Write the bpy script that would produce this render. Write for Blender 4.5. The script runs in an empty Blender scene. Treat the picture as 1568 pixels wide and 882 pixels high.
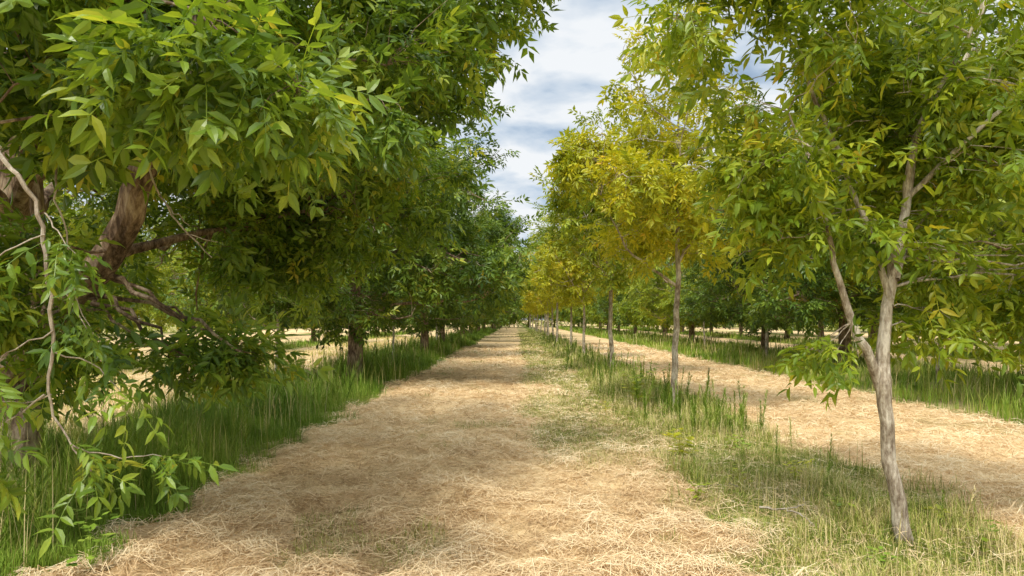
import bpy, math, random
import numpy as np
from mathutils import Vector, noise as mnoise

scene = bpy.context.scene
CAM = np.array([0, 0, 1.7])

# ------------------------------------------------------------------ helpers
def vnoise(x, y, seed=0):
    x = np.asarray(x, float); y = np.asarray(y, float)
    xi = np.floor(x); yi = np.floor(y); fx = x - xi; fy = y - yi
    def h(a, b):
        s = np.sin(a * 127.1 + b * 311.7 + seed * 74.7) * 43758.5453
        return s - np.floor(s)
    ux = fx * fx * (3 - 2 * fx); uy = fy * fy * (3 - 2 * fy)
    return (h(xi, yi) * (1 - ux) + h(xi + 1, yi) * ux) * (1 - uy) + (h(xi, yi + 1) * (1 - ux) + h(xi + 1, yi + 1) * ux) * uy

def fbm(x, y, seed=0, o=3):
    r = 0; a = 0.5; t = 0
    for i in range(o):
        r = r + a * vnoise(x * 2 ** i, y * 2 ** i, seed + i * 3); t += a; a *= 0.5
    return r / t

def sstep(a, b, x):
    t = np.clip((x - a) / (b - a), 0, 1); return t * t * (3 - 2 * t)

def build(name, V, groups, mats, attrs=None, smooth=False, link=True):
    me = bpy.data.meshes.new(name)
    V = np.asarray(V, dtype=np.float32)
    me.vertices.add(len(V)); me.vertices.foreach_set("co", V.ravel())
    loops = []; starts = []; mi = []; tone = []; off = 0
    for F, m, t in groups:
        F = np.asarray(F, dtype=np.int32)
        if len(F) == 0: continue
        n, k = F.shape
        loops.append(F.ravel()); starts.append(off + np.arange(n) * k); off += n * k
        mi.append(np.full(n, m)); tone.append(np.full(n, 0.5) if t is None else t)
    loops = np.concatenate(loops).astype(np.int32); starts = np.concatenate(starts).astype(np.int32)
    me.loops.add(len(loops)); me.loops.foreach_set("vertex_index", loops)
    me.polygons.add(len(starts)); me.polygons.foreach_set("loop_start", starts)
    me.polygons.foreach_set("material_index", np.concatenate(mi).astype(np.int32))
    me.polygons.foreach_set("use_smooth", np.full(len(starts), smooth))
    a = me.attributes.new("tone", 'FLOAT', 'FACE'); a.data.foreach_set("value", np.concatenate(tone).astype(np.float32))
    if attrs:
        for k, v in attrs.items():
            a = me.attributes.new(k, 'FLOAT', 'POINT'); a.data.foreach_set("value", np.asarray(v, dtype=np.float32))
    for m in mats: me.materials.append(m)
    me.update(calc_edges=True)
    if not link: return me
    ob = bpy.data.objects.new(name, me); scene.collection.objects.link(ob)
    return ob

def nrm(a):
    return a / (np.linalg.norm(a, axis=-1, keepdims=True) + 1e-9)

# ------------------------------------------------------------------ materials
def newmat(name):
    m = bpy.data.materials.new(name); m.use_nodes = True
    nt = m.node_tree; nt.nodes.clear()
    return m, nt, nt.nodes, nt.links

def ramp(N, stops):
    r = N.new('ShaderNodeValToRGB'); e = r.color_ramp.elements
    while len(e) > 1: e.remove(e[-1])
    e[0].position = stops[0][0]; e[0].color = (*stops[0][1], 1)
    for p, c in stops[1:]:
        x = e.new(p); x.color = (*c, 1)
    return r

def math_node(N, L, op, a, b):
    n = N.new('ShaderNodeMath'); n.operation = op
    for i, v in enumerate((a, b)):
        if isinstance(v, (int, float)): n.inputs[i].default_value = v
        else: L.new(v, n.inputs[i])
    return n.outputs[0]

def leaf_mat(name, stops, trans=0.28, rough=0.42, nscale=0.7, objvar=0.0, spec=0.35, namt=0.9, tint=(2.0, 1.75, 0.8)):
    m, nt, N, L = newmat(name)
    at = N.new('ShaderNodeAttribute'); at.attribute_name = 'tone'
    tc = N.new('ShaderNodeTexCoord')
    nz = N.new('ShaderNodeTexNoise'); nz.inputs['Scale'].default_value = nscale; nz.inputs['Detail'].default_value = 2
    L.new(tc.outputs['Object'], nz.inputs['Vector'])
    n1 = math_node(N, L, 'SUBTRACT', nz.outputs[0], 0.5)
    n1 = math_node(N, L, 'MULTIPLY', n1, namt)
    v = math_node(N, L, 'MULTIPLY', at.outputs['Fac'], 0.75)
    v = math_node(N, L, 'ADD', v, n1)
    v = math_node(N, L, 'ADD', v, 0.12)
    if objvar:
        oi = N.new('ShaderNodeObjectInfo')
        o = math_node(N, L, 'SUBTRACT', oi.outputs['Random'], 0.5)
        o = math_node(N, L, 'MULTIPLY', o, objvar)
        v = math_node(N, L, 'ADD', v, o)
    r = ramp(N, stops); L.new(v, r.inputs[0])
    o = N.new('ShaderNodeOutputMaterial')
    p = N.new('ShaderNodeBsdfPrincipled'); p.inputs['Roughness'].default_value = rough
    p.inputs['Specular IOR Level'].default_value = spec
    L.new(r.outputs[0], p.inputs['Base Color'])
    if trans <= 0:
        L.new(p.outputs[0], o.inputs[0]); return m
    t = N.new('ShaderNodeBsdfTranslucent')
    mx = N.new('ShaderNodeMix'); mx.data_type = 'RGBA'; mx.blend_type = 'MULTIPLY'; mx.inputs[0].default_value = 1
    L.new(r.outputs[0], mx.inputs[6]); mx.inputs[7].default_value = (*tint, 1)
    L.new(mx.outputs[2], t.inputs['Color'])
    ms = N.new('ShaderNodeMixShader'); ms.inputs[0].default_value = trans
    L.new(p.outputs[0], ms.inputs[1]); L.new(t.outputs[0], ms.inputs[2])
    L.new(ms.outputs[0], o.inputs[0])
    return m

G_DARK = [(0.0, (0.036, 0.076, 0.010)), (0.35, (0.082, 0.150, 0.015)), (0.65, (0.155, 0.24, 0.022)), (0.88, (0.28, 0.34, 0.035)), (1.0, (0.38, 0.36, 0.045))]
G_NEAR = [(0.0, (0.045, 0.098, 0.013)), (0.35, (0.115, 0.20, 0.02)), (0.60, (0.21, 0.31, 0.032)), (0.84, (0.37, 0.43, 0.05)), (1.0, (0.50, 0.43, 0.06))]
G_RIGHT = [(0.0, (0.085, 0.145, 0.013)), (0.35, (0.18, 0.27, 0.018)), (0.65, (0.32, 0.385, 0.028)), (0.9, (0.48, 0.47, 0.035)), (1.0, (0.56, 0.44, 0.045))]
G_MID = [(0.0, (0.09, 0.145, 0.012)), (0.35, (0.19, 0.265, 0.018)), (0.65, (0.31, 0.375, 0.025)), (0.9, (0.46, 0.45, 0.03)), (1.0, (0.54, 0.42, 0.04))]
G_GOLD = [(0.0, (0.17, 0.225, 0.014)), (0.3, (0.31, 0.35, 0.018)), (0.6, (0.46, 0.46, 0.026)), (0.88, (0.60, 0.53, 0.035)), (1.0, (0.64, 0.45, 0.04))]
M_dark = leaf_mat('pecan_leaf_dark', G_DARK, objvar=0.15, trans=.2)
M_near = leaf_mat('pecan_leaf_glossy', G_NEAR, rough=0.36, nscale=0.9, trans=.32, spec=.4)
M_right = leaf_mat('pecan_leaf_young', G_RIGHT, rough=0.40, nscale=0.9, trans=.3)
M_mid = leaf_mat('pecan_leaf_green', G_MID, objvar=0.2, trans=.22)
M_gold = leaf_mat('pecan_leaf_gold', G_GOLD, objvar=0.25, trans=.25)

def bark_mat(name, c1, c2, c3, scale=1.0, bump=0.6):
    m, nt, N, L = newmat(name)
    tc = N.new('ShaderNodeTexCoord')
    mp = N.new('ShaderNodeMapping'); mp.inputs['Scale'].default_value = (14 * scale, 14 * scale, 4 * scale)
    L.new(tc.outputs['Object'], mp.inputs[0])
    nz = N.new('ShaderNodeTexNoise'); nz.inputs['Scale'].default_value = 1.6; nz.inputs['Detail'].default_value = 7; nz.inputs['Roughness'].default_value = 0.7
    L.new(mp.outputs[0], nz.inputs['Vector'])
    nb = N.new('ShaderNodeTexNoise'); nb.inputs['Scale'].default_value = 3.5; nb.inputs['Detail'].default_value = 4
    L.new(tc.outputs['Object'], nb.inputs['Vector'])
    s = math_node(N, L, 'ADD', math_node(N, L, 'MULTIPLY', nz.outputs[0], 0.6), math_node(N, L, 'MULTIPLY', nb.outputs[0], 0.4))
    r = ramp(N, [(0.40, c1), (0.5, c2), (0.59, c3)]); L.new(s, r.inputs[0])
    p = N.new('ShaderNodeBsdfPrincipled'); p.inputs['Roughness'].default_value = 0.9; p.inputs['Specular IOR Level'].default_value = 0.2
    L.new(r.outputs[0], p.inputs['Base Color'])
    b = N.new('ShaderNodeBump'); b.inputs['Strength'].default_value = bump; b.inputs['Distance'].default_value = 0.03
    L.new(nz.outputs[0], b.inputs['Height']); L.new(b.outputs[0], p.inputs['Normal'])
    o = N.new('ShaderNodeOutputMaterial'); L.new(p.outputs[0], o.inputs[0])
    return m
B_old = bark_mat('bark_rough', (0.07, 0.045, 0.028), (0.25, 0.17, 0.11), (0.50, 0.39, 0.27), 1.0, 1.0)
B_young = bark_mat('bark_smooth_grey', (0.18, 0.13, 0.085), (0.42, 0.35, 0.26), (0.70, 0.63, 0.50), 1.6, 0.5)
B_twig = bark_mat('bark_pale_twig', (0.20, 0.15, 0.11), (0.38, 0.31, 0.23), (0.56, 0.49, 0.39), 2.0, 0.3)

# ------------------------------------------------------------------ frond templates
def frond_template(seed, hi):
    r = np.random.default_rng(seed)
    V = []; T = []; Q = []; leaf_t = []; leaf_q = []
    Lr = r.uniform(.28, .38); pairs = int(r.integers(3, 6)) if hi else 4
    droop = r.uniform(0.03, 0.16)
    def rach(s): return np.array([s * Lr, r.normal(0, 0.003), -droop * s * s])
    items = []
    for i in range(pairs):
        s = 0.22 + 0.7 * i / (pairs - 1)
        for sd in (-1, 1):
            items.append((s + r.uniform(-.04, .04), sd * math.radians(r.uniform(35, 80)), 0.085 + 0.045 * (i / (pairs - 1)) + r.uniform(-.018, .015)))
    items.append((1.0, r.uniform(-.25, .25), 0.125))
    for li, (s, ang, ln) in enumerate(items):
        if not hi: ln *= 1.12
        b = rach(s)
        a = nrm(np.array([math.cos(ang), math.sin(ang), r.uniform(-0.7, 0.25)]))
        up = nrm(np.array([r.normal(0, .35), r.normal(0, .35), 1.0]))
        w = nrm(np.cross(up, a)); n = np.cross(a, w)
        wd = ln * r.uniform(0.16, 0.205) * (1.0 if hi else 1.15)
        sick = -math.copysign(1, ang) * 0.12 * ln
        curl = r.uniform(.0, .4)
        o = len(V)
        def P(t, ww, fold):
            return b + a * (ln * t) + w * (ww + sick * t * t) + n * (fold - curl * ln * t * t)
        if hi:
            V += [P(0, 0, 0), P(.28, wd * .85, wd * .3), P(.28, 0, 0), P(.28, -wd * .85, wd * .3),
                  P(.62, wd * .8, wd * .25), P(.62, 0, 0), P(.62, -wd * .8, wd * .25), P(1, 0, 0)]
            T += [(o, o + 2, o + 1), (o, o + 3, o + 2), (o + 4, o + 5, o + 7), (o + 5, o + 6, o + 7)]
            Q += [(o + 1, o + 2, o + 5, o + 4), (o + 2, o + 3, o + 6, o + 5)]
            leaf_t += [li] * 4; leaf_q += [li] * 2
        else:
            V += [P(0, 0, 0), P(.42, wd, wd * .3), P(.42, -wd, wd * .3), P(1, 0, 0)]
            T += [(o, o + 3, o + 1), (o, o + 2, o + 3)]
            leaf_t += [li] * 2
    if hi:
        o = len(V); k = 4
        for i in range(k):
            c = rach(i / (k - 1)); V += [c + np.array([0, .0022, 0]), c - np.array([0, .0022, 0])]
        for i in range(k - 1):
            Q.append((o + 2 * i, o + 2 * i + 1, o + 2 * i + 3, o + 2 * i + 2)); leaf_q.append(0)
    return np.array(V), np.array(T), np.array(Q).reshape(-1, 4), np.array(leaf_t), np.array(leaf_q, dtype=int), len(items)
T_HI = [frond_template(10 + i, True) for i in range(9)]
T_LO = [frond_template(30 + i, False) for i in range(6)]

def bake_fronds(pos, dirs, ups, scl, hi, seed=0, base=0):
    r = np.random.default_rng(seed)
    tm = T_HI if hi else T_LO
    n = len(pos); pick = r.integers(0, len(tm), n)
    Vs = []; Ts = []; Qs = []; tt = []; tq = []; off = base
    ftone = np.clip(r.normal(0.45, 0.2, n), 0, 1)
    for k, (V, T, Q, lt, lq, nl) in enumerate(tm):
        idx = np.where(pick == k)[0]
        if len(idx) == 0: continue
        d = nrm(dirs[idx]); s = nrm(np.cross(ups[idx], d)); u = np.cross(d, s)
        R = np.stack([d, s, u], axis=1)
        W = np.einsum('vk,nkj->nvj', V, R) * scl[idx][:, None, None] + pos[idx][:, None, :]
        m = len(idx); nv = len(V)
        o = off + np.arange(m) * nv
        Vs.append(W.reshape(-1, 3)); off += m * nv
        ltone = r.normal(0, .13, (m, nl))
        Ts.append((T[None] + o[:, None, None]).reshape(-1, 3)); tt.append((ftone[idx][:, None] + ltone[:, lt]).ravel())
        if len(Q):
            Qs.append((Q[None] + o[:, None, None]).reshape(-1, 4)); tq.append((ftone[idx][:, None] + ltone[:, lq]).ravel())
    return (np.concatenate(Vs), np.concatenate(Ts), np.concatenate(tt),
            np.concatenate(Qs) if Qs else np.zeros((0, 4), int), np.concatenate(tq) if tq else np.zeros(0))

# ------------------------------------------------------------------ tree generator
def resample(pts, rad, n, wob, r):
    pts = np.array(pts, float); rad = np.array(rad, float)
    d = np.r_[0, np.cumsum(np.linalg.norm(np.diff(pts, axis=0), axis=1))]
    t = np.linspace(0, d[-1], n)
    P = np.stack([np.interp(t, d, pts[:, i]) for i in range(3)], 1)
    for _ in range(2):
        P[1:-1] = (P[:-2] + 2 * P[1:-1] + P[2:]) / 4
    P[1:-1] += r.normal(0, wob, (n - 2, 3))
    return P, np.interp(t, d, rad)

def bez(p, q, up, n, jit, r):
    L = np.linalg.norm(q - p)
    c = (p + q) / 2 + np.array([0, 0, up * L]) + r.normal(0, jit * L, 3)
    t = np.linspace(0, 1, n)[:, None]
    P = (1 - t) ** 2 * p + 2 * t * (1 - t) * c + t * t * q
    P[1:-1] += r.normal(0, 0.025 * L, (n - 2, 3))
    return P

def make_tree(name, seed, paths, blobs, n2, n3, nf, fscale, hi, leafm, barkm, thr=-0.12, nfreq=0.55, droop=0.3,
              shell=2.0, keep=None, extra_twigs=None, link=False, twig_r=0.005, wob=.012, gaps=(), small=None, rk2=.014):
    r = np.random.default_rng(seed)
    P_all = []; R_all = []; S_all = []; M_all = []
    nodes = []; nrad = []
    for pts, rad, n in paths:
        P, R = resample(pts, rad, n, wob, r)
        P_all.append(P); R_all.append(R); S_all.append(12); M_all.append(0)
        sel = P[:, 2] > blobs[0][7]
        nodes.append(P[sel]); nrad.append(R[sel])
    nodes = np.concatenate(nodes); nrad = np.concatenate(nrad)
    B = np.array([b[:6] for b in blobs], float); W = np.array([b[6] for b in blobs], float); W /= W.sum()
    def sample(n, sh, th):
        out = []
        while len(out) < n:
            k = r.choice(len(B), p=W)
            d = nrm(r.normal(0, 1, 3)); u = r.random() ** (1 / sh)
            p = B[k, :3] + d * B[k, 3:] * u
            if keep is not None and not keep(p): continue
            if mnoise.noise(Vector(p * nfreq + seed * 3.3)) < th: continue
            out.append(p)
        return np.array(out)
    def connect(T, nodes, nrad, up, npt, jit, rk, sides, minr):
        nn = []; nr = []; ends = []
        D = np.linalg.norm(T[:, None, :] - nodes[None], axis=2) + 0.9 * np.maximum(0, nodes[None, :, 2] - T[:, None, 2] - 0.1)
        D -= nrad[None, :] * 2.0
        j = D.argmin(1)
        for i, t in enumerate(T):
            p = nodes[j[i]]; P = bez(p, t, up, npt, jit, r)
            L = np.linalg.norm(t - p)
            r0 = max(minr, min(nrad[j[i]] * 0.62, rk * (L + .3)))
            R = np.linspace(r0, max(minr * 0.7, r0 * 0.35), npt)
            P_all.append(P); R_all.append(R); S_all.append(sides); M_all.append(0)
            nn.append(P[1:]); nr.append(R[1:]); ends.append(P)
        return np.concatenate(nn), np.concatenate(nr), ends
    T2 = sample(n2, 1.8, thr)
    a, b, _ = connect(T2, nodes, nrad, 0.10, 8, 0.08, rk2, 6, twig_r * 1.6)
    nodes = np.concatenate([nodes, a]); nrad = np.concatenate([nrad, b])
    T3 = sample(n3, shell, thr)
    a, b, ends = connect(T3, nodes, nrad, 0.12, 5, 0.08, 0.006, 3, twig_r)
    if extra_twigs:
        for pts, rad, n, leafy in extra_twigs:
            P, R = resample(pts, rad, n, 0.006, r)
            P_all.append(P); R_all.append(R); S_all.append(6); M_all.append(2)
            for (i0, i1) in leafy: ends.append(P[i0:i1])
    Vs = []; Fs = {0: [], 2: []}; off = 0
    for P, R, s, mi in zip(P_all, R_all, S_all, M_all):
        t = nrm(np.gradient(P, axis=0)); m = t.mean(0)
        ref = np.array([0, 0, 1.0]) if abs(m[2]) < 0.8 * np.linalg.norm(m) else np.array([1.0, 0, 0])
        u = nrm(np.cross(t, ref)); v = np.cross(t, u)
        an = np.arange(s) / s * 2 * math.pi
        ring = P[:, None, :] + R[:, None, None] * (np.cos(an)[None, :, None] * u[:, None, :] + np.sin(an)[None, :, None] * v[:, None, :])
        k = len(P); Vs.append(ring.reshape(-1, 3))
        i = np.arange(k - 1)[:, None] * s; jn = np.arange(s)[None]
        a0 = off + i + jn; a1 = off + i + (jn + 1) % s
        Fs[mi].append(np.stack([a0, a1, a1 + s, a0 + s], -1).reshape(-1, 4)); off += k * s
    pos = []; dr = []
    for E in ends:
        m = int(nf * r.uniform(0.6, 1.4)) + 1
        tt = 0.3 + 0.7 * np.sqrt(r.random(m)) * 0.999
        f = tt * (len(E) - 1); i = np.minimum(f.astype(int), len(E) - 2); w = (f - i)[:, None]
        p = E[i] * (1 - w) + E[i + 1] * w
        td = nrm(E[i + 1] - E[i])
        q = nrm(r.normal(0, 1, (m, 3)) * np.array([1, 1, .6]))
        d = td * r.uniform(0.3, 1.0, (m, 1)) + q * 0.95 + np.array([0, 0, -droop]) * r.uniform(-.2, 1.8, (m, 1))
        pos.append(p); dr.append(nrm(d))
    pos = np.concatenate(pos); dr = np.concatenate(dr)
    for gx, gy, gz, gr in gaps:
        k = np.linalg.norm(pos + dr * .2 - np.array([gx, gy, gz]), axis=1) > gr
        pos = pos[k]; dr = dr[k]
    ups = nrm(np.array([0, 0, 1.0]) + r.normal(0, 0.55, pos.shape))
    scl = fscale * r.uniform(0.6, 1.2, len(pos))
    if small is not None: scl = scl * small(pos)
    Vb = [np.concatenate(Vs)]; groups = [(np.concatenate(Fs[0]), 0, None)]
    if Fs[2]: groups.append((np.concatenate(Fs[2]), 2, None))
    near = (np.linalg.norm(pos - CAM, axis=1) < 6.5) if hi else np.zeros(len(pos), bool)
    for h_, sel in ((True, near), (False, ~near)):
        if not sel.any(): continue
        V, T, tt, Q, tq = bake_fronds(pos[sel], dr[sel], ups[sel], scl[sel], h_, seed + 5, off)
        Vb.append(V); off += len(V)
        groups.append((T, 1, tt))
        if len(Q): groups.append((Q, 1, tq))
    return build(name, np.concatenate(Vb), groups, [barkm, leafm, B_twig], link=link)

def rand_paths(seed, h, r0, fork, spread, nl, lean=0.0):
    r = np.random.default_rng(seed)
    top = np.array([r.normal(0, .3), r.normal(0, .3), h * 0.9])
    fp = np.array([lean, r.normal(0, .06), fork])
    paths = [([(0, 0, -0.15), (0, 0, 0.05), (lean * .4, 0, fork * .5), fp, (fp + top) / 2 + r.normal(0, .2, 3), top], [r0 * 1.45, r0 * 1.15, r0, r0 * .85, r0 * .5, r0 * .12], 22)]
    a0 = r.random() * 6.28
    for i in range(nl):
        a = a0 + i * 2.4 + r.normal(0, .2)
        z0 = fork + (h * 0.45) * (i / nl) * r.uniform(.8, 1.1)
        k = (z0 - fork) / (h * 0.9 - fork)
        st = fp * (1 - k) + top * k
        sp = spread * r.uniform(.6, .9) * (1 - 0.35 * i / nl)
        en = np.array([math.cos(a) * sp, math.sin(a) * sp, z0 + h * r.uniform(.15, .35)])
        mid = (st + en) / 2 + np.array([0, 0, -0.02 * h]) + r.normal(0, .1, 3)
        rr = r0 * (0.55 - 0.25 * i / nl)
        paths.append(([st, mid, en], [rr, rr * .6, rr * .2], 12))
    return paths

old = []; oldfar = []
for i in range(3):
    s = 100 + i * 11
    r_ = np.random.default_rng(s)
    blobs = [(0, 0, 6.2, 4.2, 4.2, 4.6, 1.0, 1.6), (0, 0, 3.7, 4.8, 4.8, 2.5, 0.9)]
    for k in range(7):
        a = k * .9 + r_.random()
        blobs.append((3.6 * math.cos(a), 3.6 * math.sin(a), r_.uniform(2.2, 8.5), 1.5, 1.5, 1.2, 0.12))
    ps = rand_paths(s, 11, 0.19, 2.1, 4.4, 9)
    old.append(make_tree('pecan_mature_mesh', s, ps, blobs, 140, 1150, 8.3, 1.22, False, M_dark, B_old, thr=-0.05, nfreq=0.55, shell=2.8))
    oldfar.append(make_tree('pecan_far_mesh', s, ps, blobs, 60, 420, 6, 2.1, False, M_dark, B_old, thr=-0.06, nfreq=0.55, shell=2.8))
young = []
for i in range(4):
    s = 200 + i * 7
    r_ = np.random.default_rng(s)
    blobs = [(0, 0, 4.8, 1.6, 1.6, 2.5, 1.0, 2.0), (0, 0, 3.9, 2.3, 2.3, 1.4, 0.7)]
    for k in range(6):
        a = k * 1.1 + r_.random()
        blobs.append((1.7 * math.cos(a), 1.7 * math.sin(a), r_.uniform(2.7, 6.2), .8, .8, .6, 0.15))
    young.append(make_tree('pecan_young_mesh', s, rand_paths(s, 7.2, 0.055, 2.2, 2.0, 6, 0.08), blobs, 60, 420, 7.6, 0.98, False, M_gold, B_young,
                           thr=-0.02, nfreq=0.95, shell=2.2))

_variants = {}
def place(me, x, y, rot, sc, leaf=None, sz=None):
    if leaf and me.materials[1] != leaf:
        key = (me.name, leaf.name)
        if key not in _variants:
            c = me.copy(); c.materials[1] = leaf; _variants[key] = c
        me = _variants[key]
    ob = bpy.data.objects.new('pecan_tree', me); scene.collection.objects.link(ob)
    ob.location = (x, y, 0.03); ob.rotation_euler = (0, 0, rot); ob.scale = (sc, sc, sz or sc)
    return ob

# ---- near right tree
Y = 5.1
rp = [
 ([(2.92, Y, -.1), (2.90, Y, .05), (2.83, Y, .48), (2.76, Y, .95), (2.73, Y, 1.21), (2.76, Y, 1.65), (2.85, Y + .05, 2.09), (2.98, Y + .1, 2.63), (3.05, Y + .15, 3.07), (3.24, Y + .2, 3.41), (3.56, Y + .25, 3.75), (3.8, Y + .3, 4.6), (3.9, Y + .3, 5.4)],
  [.085, .062, .051, .048, .054, .042, .038, .031, .027, .023, .018, .012, .006], 40),
 ([(2.73, Y, 1.17), (2.61, Y - .03, 1.43), (2.44, Y - .08, 1.75), (2.34, Y - .1, 2.04), (2.29, Y - .12, 2.3), (2.15, Y - .2, 2.7), (1.95, Y - .2, 3.2)],
  [.042, .034, .028, .022, .017, .011, .006], 20),
 ([(2.80, Y, 1.85), (2.72, Y + .1, 2.3), (2.62, Y + .15, 2.63), (2.49, Y + .2, 3.02), (2.32, Y + .2, 3.41), (2.15, Y + .2, 3.8), (1.85, Y + .1, 4.3), (1.6, Y, 4.7)],
  [.026, .022, .020, .018, .016, .013, .01, .006], 22),
 ([(2.96, Y + .08, 2.55), (2.93, Y, 2.95), (3.05, Y - .1, 3.3), (3.3, Y - .3, 3.9), (3.2, Y - .5, 4.8)], [.024, .020, .016, .011, .006], 16),
 ([(2.98, Y + .1, 2.63), (3.3, Y - .05, 3.0), (3.8, Y - .2, 3.5), (4.4, Y - .3, 3.9)], [.022, .017, .012, .006], 14),
 ([(2.85, Y, 2.0), (3.1, Y + .3, 2.35), (3.5, Y + .5, 2.75), (4.2, Y + .6, 3.1)], [.018, .013, .009, .005], 14),
 ([(2.80, Y, 1.8), (3.0, Y + .4, 2.3), (3.1, Y + .9, 3.1), (3.3, Y + 1.3, 4.0)], [.020, .015, .011, .006], 14),
]
blobs = [(3.2, Y + .2, 4.2, 1.9, 1.5, 1.0, 1.0, 1.6), (3.0, Y + .6, 3.1, 1.3, .9, .85, 0.65), (4.0, Y + .2, 3.0, 1.2, 1.2, .9, 0.55), (1.9, Y + .1, 4.1, 1.0, .9, .6, 0.38),
         (1.95, Y - .1, 2.75, .5, .5, .4, 0.15), (3.6, Y + .1, 2.1, .9, .6, .45, 0.28), (2.2, Y - .1, 1.42, .33, .28, .12, 0.03), (2.3, Y + .1, 2.25, .55, .45, .35, 0.14),
         (4.3, Y, 2.0, .8, .8, .5, .2), (1.4, Y + .2, 4.0, .45, .5, .25, .13), (3.3, Y + .2, 1.65, .5, .4, .2, .07), (1.95, Y + .1, 3.55, .6, .5, .4, .22)]
make_tree('pecan_tree', 301, rp, blobs, 84, 600, 6.5, 0.86, True, M_right, B_young, thr=-0.08, nfreq=1.1, shell=3, link=True, twig_r=0.0030,
          keep=lambda p: p[1] > 3.6, wob=.006, rk2=.008, gaps=[(2.65, 4.95, 1.55, .28), (2.75, 4.9, 2.0, .25), (2.5, 4.95, 1.75, .22), (2.95, 4.95, 2.75, .22), (2.7, 5, 1.1, .4)])

# ---- near left tree
lp = [
 ([(-4.75, 6.3, -.2), (-4.7, 6.3, .1), (-4.65, 6.3, 1.2), (-4.6, 6.3, 2.0), (-4.7, 6.5, 3.3), (-4.6, 6.6, 5.0), (-4.4, 6.6, 7.5), (-4.4, 6.6, 9.5)],
  [.32, .26, .23, .21, .17, .13, .08, .03], 34),
 ([(-4.6, 6.2, 1.25), (-4.0, 5.9, 1.80), (-3.5, 5.7, 2.08), (-3.2, 5.6, 2.45), (-2.98, 5.55, 3.05), (-2.7, 5.6, 3.6), (-2.0, 5.6, 4.3), (-1.1, 5.6, 4.9), (-.3, 5.6, 5.3)],
  [.17, .14, .125, .115, .10, .08, .055, .035, .015], 34),
 ([(-4.6, 6.2, 1.9), (-4.1, 5.6, 2.5), (-3.4, 4.8, 3.0), (-2.7, 4.0, 3.3), (-2.0, 3.5, 3.4), (-1.55, 3.3, 3.2)], [.11, .08, .05, .03, .012, .006], 24),
 ([(-4.1, 5.6, 2.5), (-3.6, 4.5, 2.75), (-3.0, 3.7, 2.75), (-2.6, 3.3, 2.6)], [.06, .04, .02, .012], 16),
 ([(-4.65, 6.4, 3.0), (-3.8, 7.2, 4.0), (-2.6, 7.8, 4.9), (-1.2, 8.2, 5.4), (-.2, 8.3, 5.7)], [.10, .08, .05, .03, .012], 20),
 ([(-4.6, 6.5, 4.5), (-3.6, 5.8, 5.6), (-2.4, 5.0, 6.4)], [.08, .05, .02], 16),
 ([(-4.6, 6.4, 3.5), (-5.2, 5.4, 4.6), (-5.2, 4.2, 5.4)], [.08, .05, .02], 16),
 ([(-4.65, 6.3, 2.3), (-5.0, 7.4, 3.2), (-4.6, 8.8, 4.0), (-4.2, 9.8, 4.4)], [.09, .06, .04, .02], 16),
 ([(-4.6, 6.4, 2.0), (-3.9, 7.2, 2.5), (-3.2, 8.4, 2.9), (-2.4, 9.2, 3.3)], [.07, .05, .03, .015], 16),
]
lb = [(-4.3, 7.0, 6.2, 4.0, 3.8, 3.0, .8, 1.7), (-2.7, 6.8, 4.4, 2.6, 2.6, 1.3, 0.7), (-.75, 6.6, 5.4, 1.35, 1.9, .85, 0.30),
      (-2.3, 3.9, 3.4, 1.3, .9, .6, 0.24), (-1.8, 5.0, 3.2, 1.1, 1.1, .4, 0.17), (-3.1, 4.9, 3.3, 1.5, 1.3, .6, 0.2),
      (-3.6, 4.6, 2.1, .6, .6, .4, 0.09), (-3.6, 8.8, 2.9, 2.0, 1.6, 1.2, 0.36), (-4.6, 7.0, 1.5, .8, .9, .6, .10), (-3.6, 10.8, 3.8, 2.4, 1.8, 1.9, .4),
      (-2.5, 5.6, 1.45, .5, .4, .2, 0.045), (-2.3, 9.3, 3.6, 1.7, 1.5, 1.2, .25), (-3.1, 4.1, 1.4, .45, .35, .35, .04), (-3.7, 5.0, 1.55, .6, .4, .35, .08),
      (-1.45, 3.3, 2.85, .5, .35, .28, .045)]
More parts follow.
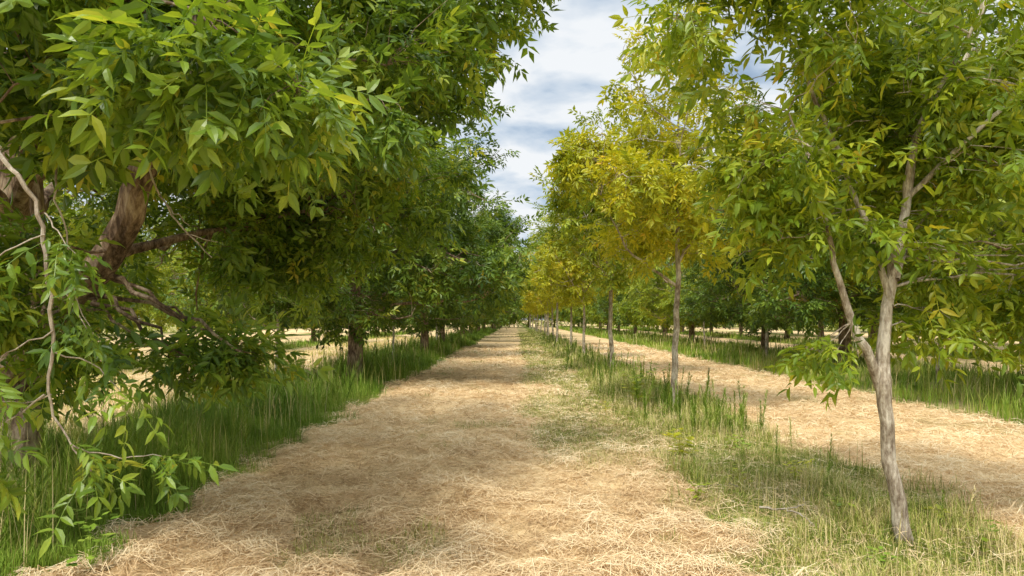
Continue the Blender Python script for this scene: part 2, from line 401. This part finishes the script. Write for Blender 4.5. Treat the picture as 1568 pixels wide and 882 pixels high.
xt = [
 ([(-2.75, 3.5, 2.7), (-2.42, 3.2, 2.47), (-2.27, 3.2, 2.31), (-2.21, 3.2, 2.10), (-2.19, 3.2, 1.82), (-2.16, 3.2, 1.58), (-2.21, 3.2, 1.30), (-2.09, 3.2, 1.12), (-1.99, 3.2, .99)],
  [.012, .011, .010, .0095, .009, .008, .006, .004, .003], 34, [(28, 34)]),
 ([(-2.09, 3.2, 1.12), (-1.92, 3.2, 1.06), (-1.66, 3.2, 1.06)], [.004, .003, .0018], 10, [(7, 10)]),
 ([(-2.21, 3.2, 1.35), (-2.4, 3.15, 1.2), (-2.5, 3.1, 1.05)], [.005, .003, .002], 8, [(3, 8), (5, 8)]),
 ([(-2.20, 3.2, 1.9), (-2.05, 3.15, 1.8), (-1.95, 3.1, 1.66)], [.004, .003, .002], 8, [(3, 8)]),
 ([(-2.17, 3.2, 1.65), (-2.33, 3.1, 1.55), (-2.42, 3.1, 1.42)], [.004, .003, .002], 8, [(3, 8), (4, 8)]),
 ([(-2.21, 3.2, 2.1), (-2.35, 3.1, 2.0), (-2.5, 3.1, 1.85)], [.004, .003, .002], 8, [(3, 8), (2, 8)]),
 ([(-2.21, 3.2, 2.2), (-2.1, 3.1, 2.12), (-2.0, 3.1, 2.0)], [.004, .003, .002], 8, [(3, 8), (2, 8)]),
 ([(-2.17, 3.2, 1.55), (-2.0, 3.25, 1.5), (-1.85, 3.2, 1.36)], [.004, .003, .002], 8, [(3, 8)]),
 ([(-2.18, 3.2, 1.35), (-2.3, 3.2, 1.3), (-2.45, 3.2, 1.32)], [.004, .003, .002], 8, [(3, 8)]),
 ([(-2.45, 5.0, 3.1), (-2.40, 4.5, 2.88), (-2.38, 4.4, 2.7), (-2.30, 4.4, 2.5), (-2.13, 4.4, 2.25), (-1.96, 4.4, 2.10)], [.010, .008, .0075, .006, .005, .003], 24, [(2, 6)]),
 ([(-2.30, 4.4, 2.5), (-2.20, 4.35, 2.40), (-2.08, 4.35, 2.3)], [.005, .004, .002], 8, []),
 ([(-2.13, 4.4, 2.25), (-2.03, 4.4, 2.22), (-1.92, 4.4, 2.2)], [.004, .003, .002], 6, []),
 ([(-2.9, 4.4, 2.9), (-2.85, 4.2, 2.5), (-2.75, 4.2, 2.2), (-2.72, 4.2, 1.85), (-2.6, 4.2, 1.6)], [.008, .006, .005, .004, .002], 20, [(12, 20)]),
]
make_tree('pecan_tree', 401, lp, lb, 240, 1850, 8.0, 0.93, True, M_near, B_old, thr=-0.05, nfreq=0.75, shell=2.8, link=True, twig_r=0.0032,
          keep=lambda p: p[1] > 2.8 and p[2] > .9, extra_twigs=xt, droop=.22,
          gaps=[(-3.05, 5.1, 2.25, .42), (-2.75, 5.0, 2.6, .42), (-2.5, 4.3, 2.25, .35), (-3.2, 4.8, 1.95, .35), (-2.35, 3.9, 2.1, .35), (-2.2, 4.2, 2.45, .35)],
          small=lambda p: np.where((p[:, 2] < 2.2) & (p[:, 1] < 3.9), .74, 1.0))

# ---- orchard rows
R = random.Random(5)
def mature(x, y, sc, leaf=None):
    k = R.randrange(3)
    place((old if y < 58 else oldfar)[k], x, y, R.random() * 6.28, sc, leaf or M_dark)
y = 19.0
while y < 150:
    mature(-4.7 + R.uniform(-.3, .3) + min(1.2, y * .008), y, R.uniform(.92, 1.08)); y += 12.4 * R.uniform(.88, 1.03)
specs = [(12.9, 2.98, M_gold, 1.04), (21.4, 3.0, M_mid, 1.2), (29.6, 2.95, M_gold, 1.02), (37.5, 3.0, M_gold, 1.08)]
for k, (yy, xx, mm, sc) in enumerate(specs):
    place(young[k % 4], xx, yy, [0.4, 2.0, 4.0, 5.5][k], sc, mm)
y = 45.0; k = 0
while y < 150:
    place(young[k % 4], 2.9 + R.uniform(-.3, .3), y, R.random() * 6.28, R.uniform(1.0, 1.3), R.choice([M_gold, M_gold, M_mid])); y += 7; k += 1
for X, y0, y1, mm, s0, dy in ((12.2, 13, 150, M_dark, 1.0, 11.5), (21.5, 18, 120, M_dark, 1.0, 11.5), (31, 26, 90, M_mid, 1.0, 11.5), (-15.5, 22, 130, M_mid, .85, 15), (-25, 30, 100, M_mid, .9, 16)):
    y = y0
    while y < y1:
        mature(X + R.uniform(-.6, .6), y, s0 * R.uniform(.88, 1.12), mm if R.random() < .65 else M_mid); y += dy * R.uniform(.85, 1.1)
for xx, yy, s, mm in ((-5.5, 15.6, .62, M_dark), (-4.6, 25.5, .7, M_dark), (-4.4, 38, .8, M_dark), (10.5, 17, .85, M_mid), (11.0, 30, .95, M_gold), (11.6, 42, .9, M_mid), (10.4, 23.5, .9, M_gold)):
    place(young[R.randrange(4)], xx, yy, R.random() * 6, s, mm)
for k in range(22):
    place(oldfar[k % 3], -68 + k * 6.4 + R.uniform(-1.5, 1.5), 160 + R.uniform(-8, 14), R.random() * 6.28, R.uniform(.9, 1.5), R.choice([M_dark, M_mid, M_mid]))
for k in range(8):
    place(oldfar[k % 3], -42 + R.uniform(-5, 5), 25 + k * 17 + R.uniform(-4, 4), R.random() * 6.28, R.uniform(.9, 1.3), M_mid)
    place(oldfar[k % 3], 45 + R.uniform(-4, 4), 28 + k * 15 + R.uniform(-4, 4), R.random() * 6.28, R.uniform(.9, 1.3), R.choice([M_dark, M_mid]))

r = np.random.default_rng(91)
n = 8000
seg = r.random(n)
px = np.where(seg < .3, r.uniform(-48, -44, n), np.where(seg < .6, r.uniform(48, 53, n), r.uniform(-75, 75, n)))
py = np.where(seg < .6, r.uniform(15, 160, n), r.uniform(152, 158, n))
top = 1.6 + 4.2 * fbm(px * .12, py * .12, 8) ** 1.5
pz = top * r.random(n) ** .7
V, T, tt, Q, tq = bake_fronds(np.stack([px, py, pz], 1), nrm(r.normal(0, 1, (n, 3)) + [0, 0, .2]), nrm(r.normal(0, .5, (n, 3)) + [0, 0, 1]), r.uniform(2.5, 4.0, n), False, 3, 0)
build('distant_hedgerow', V, [(T, 0, tt)], [M_mid])

# ------------------------------------------------------------------ ground
def hay_mask(x, y):
    e = (fbm(y * 0.55, x * .2, 3) - .5) * 1.0 + (fbm(x * 3, y * 3, 9) - .5) * 0.9
    def band(a, b, w=.22):
        return sstep(a - w, a + w, x + e) * (1 - sstep(b - w, b + w, x - e * .8))
    m = band(-3.05, 1.75)
    for a, b in ((3.85, 7.95), (-12.8, -6.2), (14.3, 19.2), (23.5, 29), (-23, -15.5), (33, 43), (-41, -26)): m = np.maximum(m, band(a, b))
    return m

def green_mask(x, y):
    g = sstep(.05, .5, x + (fbm(x * .8, y * .4, 21) - .5) * .8) * (1 - sstep(1.75, 2.2, x)) * sstep(6.2, 10, y + (fbm(x * 1.2, y * .5, 31) - .5) * 4)
    g = g * sstep(.15, .5, fbm(x * 1.4, y * .7, 41))
    sp = sstep(.64, .76, fbm(x * 1.3 + 5, y * 1.0, 51)) * .45
    return np.clip(np.maximum(g * .95, sp), 0, 1)

def clump(x, y):
    return sstep(.35, .75, fbm(x * 3.2, y * 4.2, 131, 3))

def height(x, y):
    hm = hay_mask(x, y)
    near = np.exp(-np.maximum(0, y - 4) / 25)
    cl = (fbm(x * 2.0, y * 2.6, 61, 4) - .5) * .16 + (fbm(x * 7, y * 7, 71, 2) - .5) * .05 + clump(x, y) * .055
    rut = -0.03 * np.exp(-((x + 1.6) / .4) ** 2) - 0.03 * np.exp(-((x - .1) / .35) ** 2)
    wr = .13 * np.exp(-((x + 2.4) / .45) ** 2) * fbm(x * 1.5, y * 1.5, 81)
    gr = (1 - hm) * ((fbm(x * 1.1, y * 1.1, 91) - .4) * .10)
    return (hm * (cl + rut + wr) + gr) * near

xs = np.concatenate([[-1500, -700, -300, -150, -80, -60, -50], np.arange(-44, -8, .35), np.arange(-8, 10, .05), np.arange(10, 46, .35), [50, 80, 150, 300, 700, 1500]])
ys = np.concatenate([[-600, -100, -30, -8, -2, 0], np.arange(1, 13, .06), 13 * np.power(1.012, np.arange(0, 260)), [330, 400, 600, 1000, 2500]])
XX, YY = np.meshgrid(xs, ys)
H = height(XX, YY)
HM = np.clip(hay_mask(XX, YY), 0, 1); GM = green_mask(XX, YY)
HM = np.maximum(HM, .5 * sstep(.35, .6, fbm(XX * .25, YY * .12, 4)) * (np.abs(XX) > 8))
V = np.stack([XX, YY, H], -1).reshape(-1, 3)
nx = len(xs); ny = len(ys)
ii = (np.arange(ny - 1)[:, None] * nx + np.arange(nx - 1)[None])
F = np.stack([ii, ii + 1, ii + nx + 1, ii + nx], -1).reshape(-1, 4)

m, nt, N, L = newmat('ground_hay_and_soil')
tc = N.new('ShaderNodeTexCoord')
a1 = N.new('ShaderNodeAttribute'); a1.attribute_name = 'hay'
a2 = N.new('ShaderNodeAttribute'); a2.attribute_name = 'green'
def noise_n(sc, det, rough=.6, vec=None):
    n = N.new('ShaderNodeTexNoise'); n.inputs['Scale'].default_value = sc; n.inputs['Detail'].default_value = det; n.inputs['Roughness'].default_value = rough
    L.new(vec or tc.outputs['Object'], n.inputs['Vector']); return n
fine = noise_n(38, 6, .75); big = noise_n(1.3, 5); mid = noise_n(7, 5, .7)
s = math_node(N, L, 'ADD', math_node(N, L, 'MULTIPLY', fine.outputs[0], .42), math_node(N, L, 'MULTIPLY', big.outputs[0], .26))
s = math_node(N, L, 'ADD', s, math_node(N, L, 'MULTIPLY', mid.outputs[0], .32))
hayr = ramp(N, [(.36, (.21, .12, .05)), (.44, (.47, .31, .145)), (.53, (.72, .52, .275)), (.63, (.86, .69, .42))]); L.new(s, hayr.inputs[0])
grr = ramp(N, [(.33, (.05, .06, .014)), (.46, (.13, .16, .03)), (.57, (.25, .26, .06)), (.68, (.48, .39, .17))]); L.new(s, grr.inputs[0])
def mix(f, a, b):
    x = N.new('ShaderNodeMix'); x.data_type = 'RGBA'; L.new(f, x.inputs[0]); L.new(a, x.inputs[6]); L.new(b, x.inputs[7]); return x.outputs[2]
c = mix(a1.outputs['Fac'], grr.outputs[0], hayr.outputs[0])
gg = math_node(N, L, 'MULTIPLY', a2.outputs['Fac'], .75)
c = mix(gg, c, grr.outputs[0])
p = N.new('ShaderNodeBsdfPrincipled'); p.inputs['Roughness'].default_value = .95; p.inputs['Specular IOR Level'].default_value = .1
L.new(c, p.inputs['Base Color'])
b = N.new('ShaderNodeBump'); b.inputs['Strength'].default_value = .9; b.inputs['Distance'].default_value = .04
L.new(s, b.inputs['Height']); L.new(b.outputs[0], p.inputs['Normal'])
o = N.new('ShaderNodeOutputMaterial'); L.new(p.outputs[0], o.inputs[0])
build('ground', V, [(F, 0, None)], [m], attrs={'hay': HM.ravel(), 'green': GM.ravel()}, smooth=True)

# ------------------------------------------------------------------ blades
def blades(name, x, y, hgt, wid, bend, mat, seed, tone=None, lie=False):
    r = np.random.default_rng(seed)
    n = len(x); z = height(x, y)
    a = r.random(n) * 6.283; ax = np.stack([np.cos(a), np.sin(a), np.zeros(n)], 1); sx = np.stack([-np.sin(a), np.cos(a), np.zeros(n)], 1)
    P0 = np.stack([x, y, z], 1)
    up = np.array([0, 0, 1.0])
    if lie:
        l = hgt[:, None]; tilt = r.normal(0, .22, (n, 1)); lift = (np.abs(r.normal(0, .02, n)) * (.4 + 1.2 * clump(x, y)) + .002)[:, None]
        cv = r.normal(0, .18, (n, 1)); arch = np.abs(r.normal(0, .14, (n, 1)))
        P0 = P0 + up * lift
        A = P0 - ax * l * .5 - up * tilt * l * .3; B = P0 + sx * cv * l * .5 + up * arch * l; C = P0 + ax * l * .5 + up * tilt * l * .5
        w = wid[:, None] * .5; wd = nrm(sx + up * r.normal(0, .7, (n, 1)))
        V = np.stack([A - wd * w, A + wd * w, B - wd * w, B + wd * w, C - wd * w * .6, C + wd * w * .6], 1).reshape(-1, 3)
        o = np.arange(n)[:, None] * 6
        Q = np.concatenate([o + np.array([[0, 1, 3, 2]]), o + np.array([[2, 3, 5, 4]])])
        t = r.random(n) if tone is None else tone
        return build(name, V, [(Q, 0, np.concatenate([t, t]))], [mat])
    h = hgt[:, None]; bd = (bend * r.uniform(.2, 1.4, n))[:, None]
    A = P0; B = P0 + up * h * .55 + ax * h * bd * .3; C = P0 + up * h * (1 - .35 * np.minimum(bd, 1.2) ** 2) + ax * h * bd
    w = wid[:, None] * .5
    V = np.stack([A - sx * w, A + sx * w, B - sx * w * .75, B + sx * w * .75, C], 1).reshape(-1, 3)
    o = np.arange(n)[:, None] * 5
    Q = o + np.array([[0, 1, 3, 2]]); T = o + np.array([[2, 3, 4]])
    t = r.random(n) if tone is None else tone
    return build(name, V, [(Q, 0, t), (T, 0, t)], [mat])

def ysamp(n, y0, y1, pw, r):
    u = r.random(n); k = 1 - pw
    if abs(k) < 1e-6: return y0 * (y1 / y0) ** u
    return (y0 ** k + u * (y1 ** k - y0 ** k)) ** (1 / k)

GR = leaf_mat('grass_blade_green', [(0, (.065, .125, .012)), (.35, (.15, .25, .02)), (.62, (.26, .37, .04)), (.82, (.42, .44, .09)), (1, (.62, .51, .24))], trans=0, rough=.6, nscale=.8, spec=.2, namt=1.0)
GS = leaf_mat('grass_blade_short', [(0, (.10, .15, .02)), (.3, (.21, .28, .035)), (.52, (.37, .39, .07)), (.68, (.58, .49, .18)), (1, (.82, .65, .36))], trans=0, rough=.6, nscale=1.1, spec=.2, namt=1.3)
ST = leaf_mat('dry_straw', [(0, (.26, .15, .065)), (.3, (.56, .38, .19)), (.6, (.80, .60, .34)), (1, (.90, .76, .50))], trans=0, rough=.7, nscale=1.0, spec=.2, namt=.7)

r = np.random.default_rng(11)
def strip(n, a, b, y0, y1, pw, r):
    y = ysamp(n, y0, y1, pw, r); x = r.uniform(a, b, n); return x, y
x1, y1 = strip(150000, -7.0, -2.6, 2.6, 110, 1.45, r)
k = (hay_mask(x1, y1) < r.random(len(x1)) * .8) & (fbm(x1 * 2, y1 * 2, 16) > .35 * r.random(len(x1)) + .1); x1, y1 = x1[k], y1[k]
hf = sstep(.25, .75, fbm(x1 * 1.1, y1 * 1.1, 5))
edge = np.clip((-2.8 - x1) / 1.0, 0.15, 1)
h1 = (.10 + .62 * hf * edge) * r.uniform(.4, 1.35, len(x1)); w1 = .0052 * np.maximum(1, y1 / 9)
t1 = np.clip(.6 * r.random(len(x1)) + .7 * (fbm(x1 * .7, y1 * .5, 201) - .3), 0, 1.1)
blades('tall_grass', x1, y1, h1, w1, .45, GR, 1, tone=t1)
x2, y2 = strip(130000, 1.3, 4.4, 2.6, 110, 1.55, r)
k = (hay_mask(x2, y2) < r.random(len(x2)) * .9) & (fbm(x2 * 1.8, y2 * 1.8, 15) > .55 * r.random(len(x2)) + .14); x2, y2 = x2[k], y2[k]
tall = sstep(9, 17, y2) * np.exp(-((x2 - 2.9) / .7) ** 2)
h2 = (.03 + .30 * fbm(x2 * 1.7, y2 * 1.7, 25) ** 2.2 + .4 * tall * fbm(x2, y2, 26)) * r.uniform(.5, 1.6, len(x2)); w2 = .005 * np.maximum(1, y2 / 8)
blades('mown_grass', x2, y2, h2, w2, .75, GS, 2)
xa, ya = strip(60000, 7.4, 15, 6, 140, 1.2, r); xb, yb = strip(25000, 18, 25, 12, 150, 1.0, r); xc, yc = strip(14000, -16, -12.5, 6, 120, 1.1, r)
x3 = np.r_[xa, xb, xc]; y3 = np.r_[ya, yb, yc]
k = (hay_mask(x3, y3) < r.random(len(x3)) * .7) & (fbm(x3 * 1.2, y3 * 1.2, 17) > .5 * r.random(len(x3)) + .1); x3, y3 = x3[k], y3[k]
h3 = (.10 + .8 * fbm(x3 * .8, y3 * .8, 35) ** 1.8) * r.uniform(.5, 1.3, len(x3)); w3 = .007 * np.maximum(1, y3 / 8)
t3 = np.clip(.55 * r.random(len(x3)) + 1.0 * (fbm(x3 * .5, y3 * .4, 211) - .15), 0, 1.1)
blades('orchard_row_grass', x3, y3, h3, w3, .4, GR, 3, tone=t3)
x4, y4 = strip(150000, -3, 2.2, 2.6, 90, 1.5, r)
k = green_mask(x4, y4) > r.random(len(x4)) * 1.1 + .05; x4, y4 = x4[k], y4[k]
h4 = r.uniform(.03, .10, len(x4)); w4 = .005 * np.maximum(1, y4 / 8)
blades('lane_grass', x4, y4, h4, w4, .7, GS, 4)
xf, yf = strip(22000, -13, -6, 7, 70, 1.3, r)
k = fbm(xf * .8, yf * .8, 221) > .45; xf, yf = xf[k], yf[k]
blades('dry_field_grass', xf, yf, r.uniform(.06, .25, len(xf)), .006 * np.maximum(1, yf / 8), .6, GS, 7, tone=r.uniform(.45, 1, len(xf)))
xa, ya = strip(210000, -3.5, 2.3, 2.5, 45, 1.9, r); xb, yb = strip(110000, 3.5, 8.4, 3, 50, 1.7, r); xc, yc = strip(15000, -12, -6, 5, 50, 1.4, r)
xd, yd = strip(14000, 1.6, 4.2, 2.6, 30, 1.7, r)
x5 = np.r_[xa, xb, xc]; y5 = np.r_[ya, yb, yc]
k = hay_mask(x5, y5) * (1 - .5 * green_mask(x5, y5)) > r.random(len(x5)) * .95; x5, y5 = x5[k], y5[k]
k = (.3 * fbm(x5 * 4, y5 * 4, 45, 2) + .7 * clump(x5, y5)) > r.random(len(x5)) * .8 - .1; x5, y5 = np.r_[x5[k], xd], np.r_[y5[k], yd]
h5 = r.uniform(.05, .24, len(x5)); w5 = r.uniform(.0026, .005, len(x5)) * np.maximum(1, y5 / 7)
t5 = np.clip(.65 * r.random(len(x5)) + .45 * clump(x5, y5) + .02 + .6 * (fbm(x5 * .6, y5 * .35, 231) - .5), 0, 1.1)
blades('mown_hay', x5, y5, h5, w5, .3, ST, 5, lie=True, tone=t5)
xa, ya = strip(1700, -6.5, -3.2, 3, 50, 1.2, r); xb, yb = strip(1100, 2.0, 3.8, 3.4, 50, 1.1, r); xc, yc = strip(1000, 8.2, 14, 8, 60, 1, r)
x6 = np.r_[xa, xb, xc]; y6 = np.r_[ya, yb, yc]
h6 = np.r_[r.uniform(.4, .95, 1700), r.uniform(.2, .5, 1100), r.uniform(.4, .9, 1000)]
blades('grass_seed_stalks', x6, y6, h6, .0045 * np.maximum(1, y6 / 7), .3, GS, 6, tone=r.uniform(.5, 1, len(x6)))

def fennel(name, x, y, hh, mat, seed, nn=130, t0=.55):
    r = np.random.default_rng(seed); Vs = []; Ts = []; to = []; off = 0
    zs = height(np.asarray(x), np.asarray(y))
    for xi, yi, hi_, z in zip(x, y, hh, zs):
        n = nn if yi < 14 else nn // 2
        ws = max(1, yi / 9)
        lean = r.normal(0, .1, 2)
        t = r.uniform(.12, 1, n); a = r.random(n) * 6.28
        b = np.stack([xi + lean[0] * t * hi_, yi + lean[1] * t * hi_, z + t * hi_ * .9], 1)
        ln = hi_ * r.uniform(.10, .26, n) * (1.15 - .7 * t)
        d = np.stack([np.cos(a) * .62, np.sin(a) * .62, r.uniform(.45, 1.1, n)], 1)
        tip = b + nrm(d) * ln[:, None]; sd = np.stack([-np.sin(a), np.cos(a), 0 * a], 1) * .0033 * ws
        V = np.stack([b - sd, b + sd, tip], 1).reshape(-1, 3)
        st = np.array([[xi - .004 * ws, yi, z], [xi + .004 * ws, yi, z], [xi + lean[0] * hi_, yi + lean[1] * hi_, z + hi_]])
        Vs += [V, st]; Ts.append(off + np.arange((n + 1) * 3).reshape(-1, 3)); off += (n + 1) * 3
        to.append(np.clip(r.normal(t0, .15) + r.normal(0, .1, n + 1), 0, 1))
    return build(name, np.concatenate(Vs), [(np.concatenate(Ts), 0, np.concatenate(to))], [mat])
yy = ysamp(900, 3.4, 60, 1.3, r); xx = r.uniform(-6.3, -3.3, 900); k = fbm(xx, yy, 77) > .42
fennel('dog_fennel', xx[k], yy[k], r.uniform(.4, 1.1, k.sum()), GR, 21)
yy = ysamp(260, 9.5, 60, 1.2, r); xx = r.normal(2.9, .4, 260)
fennel('dog_fennel', xx, yy, r.uniform(.25, .85, 260), GR, 22)
fennel('dog_fennel', np.array([3.3, 3.45, 3.2, 3.55, 2.9, 3.0, 3.1, 3.75, 3.5, 3.0]), np.array([7.2, 6.3, 8.4, 8.8, 5.6, 5.9, 9.3, 6.9, 5.6, 6.6]), np.array([.55, .4, .45, .5, .25, .3, .6, .35, .3, .3]), GR, 23, 70)
yy = ysamp(260, 9, 90, .9, r); xx = r.uniform(8.6, 14, 260)
fennel('dog_fennel', xx, yy, r.uniform(.4, .95, 260), GR, 24)
yy = ysamp(40, 4, 14, 1, r); xx = r.uniform(-5.5, -3.4, 40)
fennel('dry_weed_stalk', xx, yy, r.uniform(.4, .8, 40), GS, 25, 26, .85)
yy = ysamp(14, 4.6, 14, 1, r); xx = r.uniform(2.4, 3.8, 14)
fennel('dry_weed_stalk', xx, yy, r.uniform(.25, .6, 14), GS, 26, 22, .85)

def weed(name, x, y, hh, seed, mat, n=22, ls=.07):
    r = np.random.default_rng(seed); z = float(height(np.array([x]), np.array([y]))[0])
    Vs = []; T = []; off = 0; tn = []
    for i in range(n):
        t = r.uniform(.15, 1); a = r.random() * 6.28; rad = r.uniform(.02, .5) * hh * (1 - .3 * t)
        b = np.array([x + math.cos(a) * rad, y + math.sin(a) * rad, z + t * hh])
        d = nrm(np.array([math.cos(a), math.sin(a), r.uniform(-.3, .4)])); s_ = nrm(np.cross(d, [0, 0, 1.0])); l = ls * r.uniform(.7, 1.3)
        Vs += [b, b + d * l * .5 + s_ * l * .35, b + d * l, b + d * l * .5 - s_ * l * .35, np.array([x, y, z]), np.array([x + .006, y, z])]
        T += [(off, off + 1, off + 2), (off, off + 2, off + 3), (off + 4, off + 5, off)]; tn += [.5 + r.normal(0, .15)] * 3; off += 6
    return build(name, np.array(Vs), [(np.array(T), 0, np.array(tn))], [mat])
weed('broadleaf_weed', 2.0, 8.3, .38, 1, M_gold, 50, .11)
weed('broadleaf_weed', 2.35, 13.2, .8, 2, M_mid, 80, .14)
weed('broadleaf_weed', -2.75, 4.4, .35, 3, GR, 30, .08)
weed('broadleaf_weed', -3.3, 5.4, .4, 4, GR, 40, .08)
weed('broadleaf_weed', 2.45, 4.6, .15, 5, GR, 26, .05)
weed('broadleaf_weed', 2.25, 6.9, .2, 6, M_gold, 20, .06)
weed('broadleaf_weed', 3.3, 16.5, .7, 7, M_mid, 50, .13)
for k in range(12):
    weed('broadleaf_weed', R.uniform(1.6, 3.6), R.uniform(4.2, 15), R.uniform(.12, .3), 20 + k, R.choice([M_gold, M_mid, GR]), 22, .065)

def twig(pts, rad):
    r = np.random.default_rng(3); P, Rr = resample(pts, [rad, rad * .7, rad * .4], 12, .012, r)
    P[:, 2] = height(P[:, 0], P[:, 1]) + .035 + (P[:, 2])
    s = 5; t = nrm(np.gradient(P, axis=0)); u = nrm(np.cross(t, [0, 0, 1.0])); v = np.cross(t, u); an = np.arange(s) / s * 6.283
    ring = (P[:, None] + Rr[:, None, None] * (np.cos(an)[None, :, None] * u[:, None] + np.sin(an)[None, :, None] * v[:, None])).reshape(-1, 3)
    i = np.arange(11)[:, None] * s; j = np.arange(s)[None]; a0 = i + j; a1 = i + (j + 1) % s
    build('fallen_twig', ring, [(np.stack([a0, a1, a1 + s, a0 + s], -1).reshape(-1, 4), 0, None)], [B_twig])
twig([(2.10, 5.9, .02), (2.30, 5.65, .06), (2.36, 5.4, .02)], .011)
twig([(2.2, 5.75, .04), (2.40, 5.7, .08), (2.45, 5.8, .12)], .007)
twig([(1.75, 6.6, .02), (1.95, 6.7, .03), (2.15, 6.6, .02)], .009)

# ------------------------------------------------------------------ world, sun, camera
sd = Vector((-0.20, -0.50, 0.84)).normalized()
el = math.asin(sd.z); az = math.atan2(sd.x, sd.y)
w = bpy.data.worlds.new("World"); scene.world = w; w.use_nodes = True
N = w.node_tree.nodes; L = w.node_tree.links; N.clear()
sky = N.new('ShaderNodeTexSky'); sky.sky_type = 'NISHITA'; sky.sun_disc = False; sky.sun_elevation = el; sky.sun_rotation = az
tc = N.new('ShaderNodeTexCoord'); sp = N.new('ShaderNodeSeparateXYZ'); L.new(tc.outputs['Generated'], sp.inputs[0])
zc = math_node(N, L, 'MAXIMUM', sp.outputs[2], 0.0)
zz = math_node(N, L, 'ADD', zc, .20)
cx = math_node(N, L, 'DIVIDE', sp.outputs[0], zz); cy = math_node(N, L, 'DIVIDE', sp.outputs[1], zz)
cb = N.new('ShaderNodeCombineXYZ'); L.new(cx, cb.inputs[0]); L.new(cy, cb.inputs[1])
mp = N.new('ShaderNodeMapping'); mp.inputs['Rotation'].default_value = (0, 0, .5); mp.inputs['Scale'].default_value = (1.1, 1.2, 1); L.new(cb.outputs[0], mp.inputs[0])
nz = N.new('ShaderNodeTexNoise'); nz.inputs['Scale'].default_value = 3.4; nz.inputs['Detail'].default_value = 7; nz.inputs['Roughness'].default_value = .5; nz.inputs['Distortion'].default_value = .2
L.new(mp.outputs[0], nz.inputs['Vector'])
cr = ramp(N, [(.30, (.45, .45, .45)), (.42, (.9, .9, .9)), (.52, (1, 1, 1))]); L.new(nz.outputs[0], cr.inputs[0])
cc = ramp(N, [(.34, (5.3, 6.6, 8.1)), (.45, (7.0, 7.8, 8.7)), (.56, (9.0, 9.3, 9.6))]); L.new(nz.outputs[0], cc.inputs[0])
mx = N.new('ShaderNodeMix'); mx.data_type = 'RGBA'; L.new(cr.outputs[0], mx.inputs[0]); L.new(sky.outputs[0], mx.inputs[6]); L.new(cc.outputs[0], mx.inputs[7])
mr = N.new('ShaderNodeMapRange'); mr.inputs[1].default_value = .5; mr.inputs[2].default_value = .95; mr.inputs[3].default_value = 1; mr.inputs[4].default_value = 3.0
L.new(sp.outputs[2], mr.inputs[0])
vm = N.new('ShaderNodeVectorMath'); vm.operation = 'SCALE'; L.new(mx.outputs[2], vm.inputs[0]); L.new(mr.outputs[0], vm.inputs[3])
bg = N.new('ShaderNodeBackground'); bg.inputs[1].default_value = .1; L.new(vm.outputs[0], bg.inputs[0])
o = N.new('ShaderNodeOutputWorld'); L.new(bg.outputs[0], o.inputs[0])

sl = bpy.data.lights.new('sun', 'SUN'); sl.energy = 3.3; sl.angle = math.radians(12); sl.color = (1, .95, .86)
so = bpy.data.objects.new('sun', sl); scene.collection.objects.link(so)
so.rotation_euler = sd.to_track_quat('Z', 'Y').to_euler()

cd = bpy.data.cameras.new('camera'); cd.lens = 24; cd.sensor_width = 36; cd.clip_end = 5000; cd.clip_start = .05
cd.shift_y = .031; cd.shift_x = -.004
co = bpy.data.objects.new('camera', cd); scene.collection.objects.link(co)
co.location = (0, 0, 1.7); co.rotation_euler = (math.radians(90), 0, 0)
scene.camera = co
scene.view_settings.view_transform = 'Standard'; scene.view_settings.look = 'None'; scene.view_settings.exposure = 0
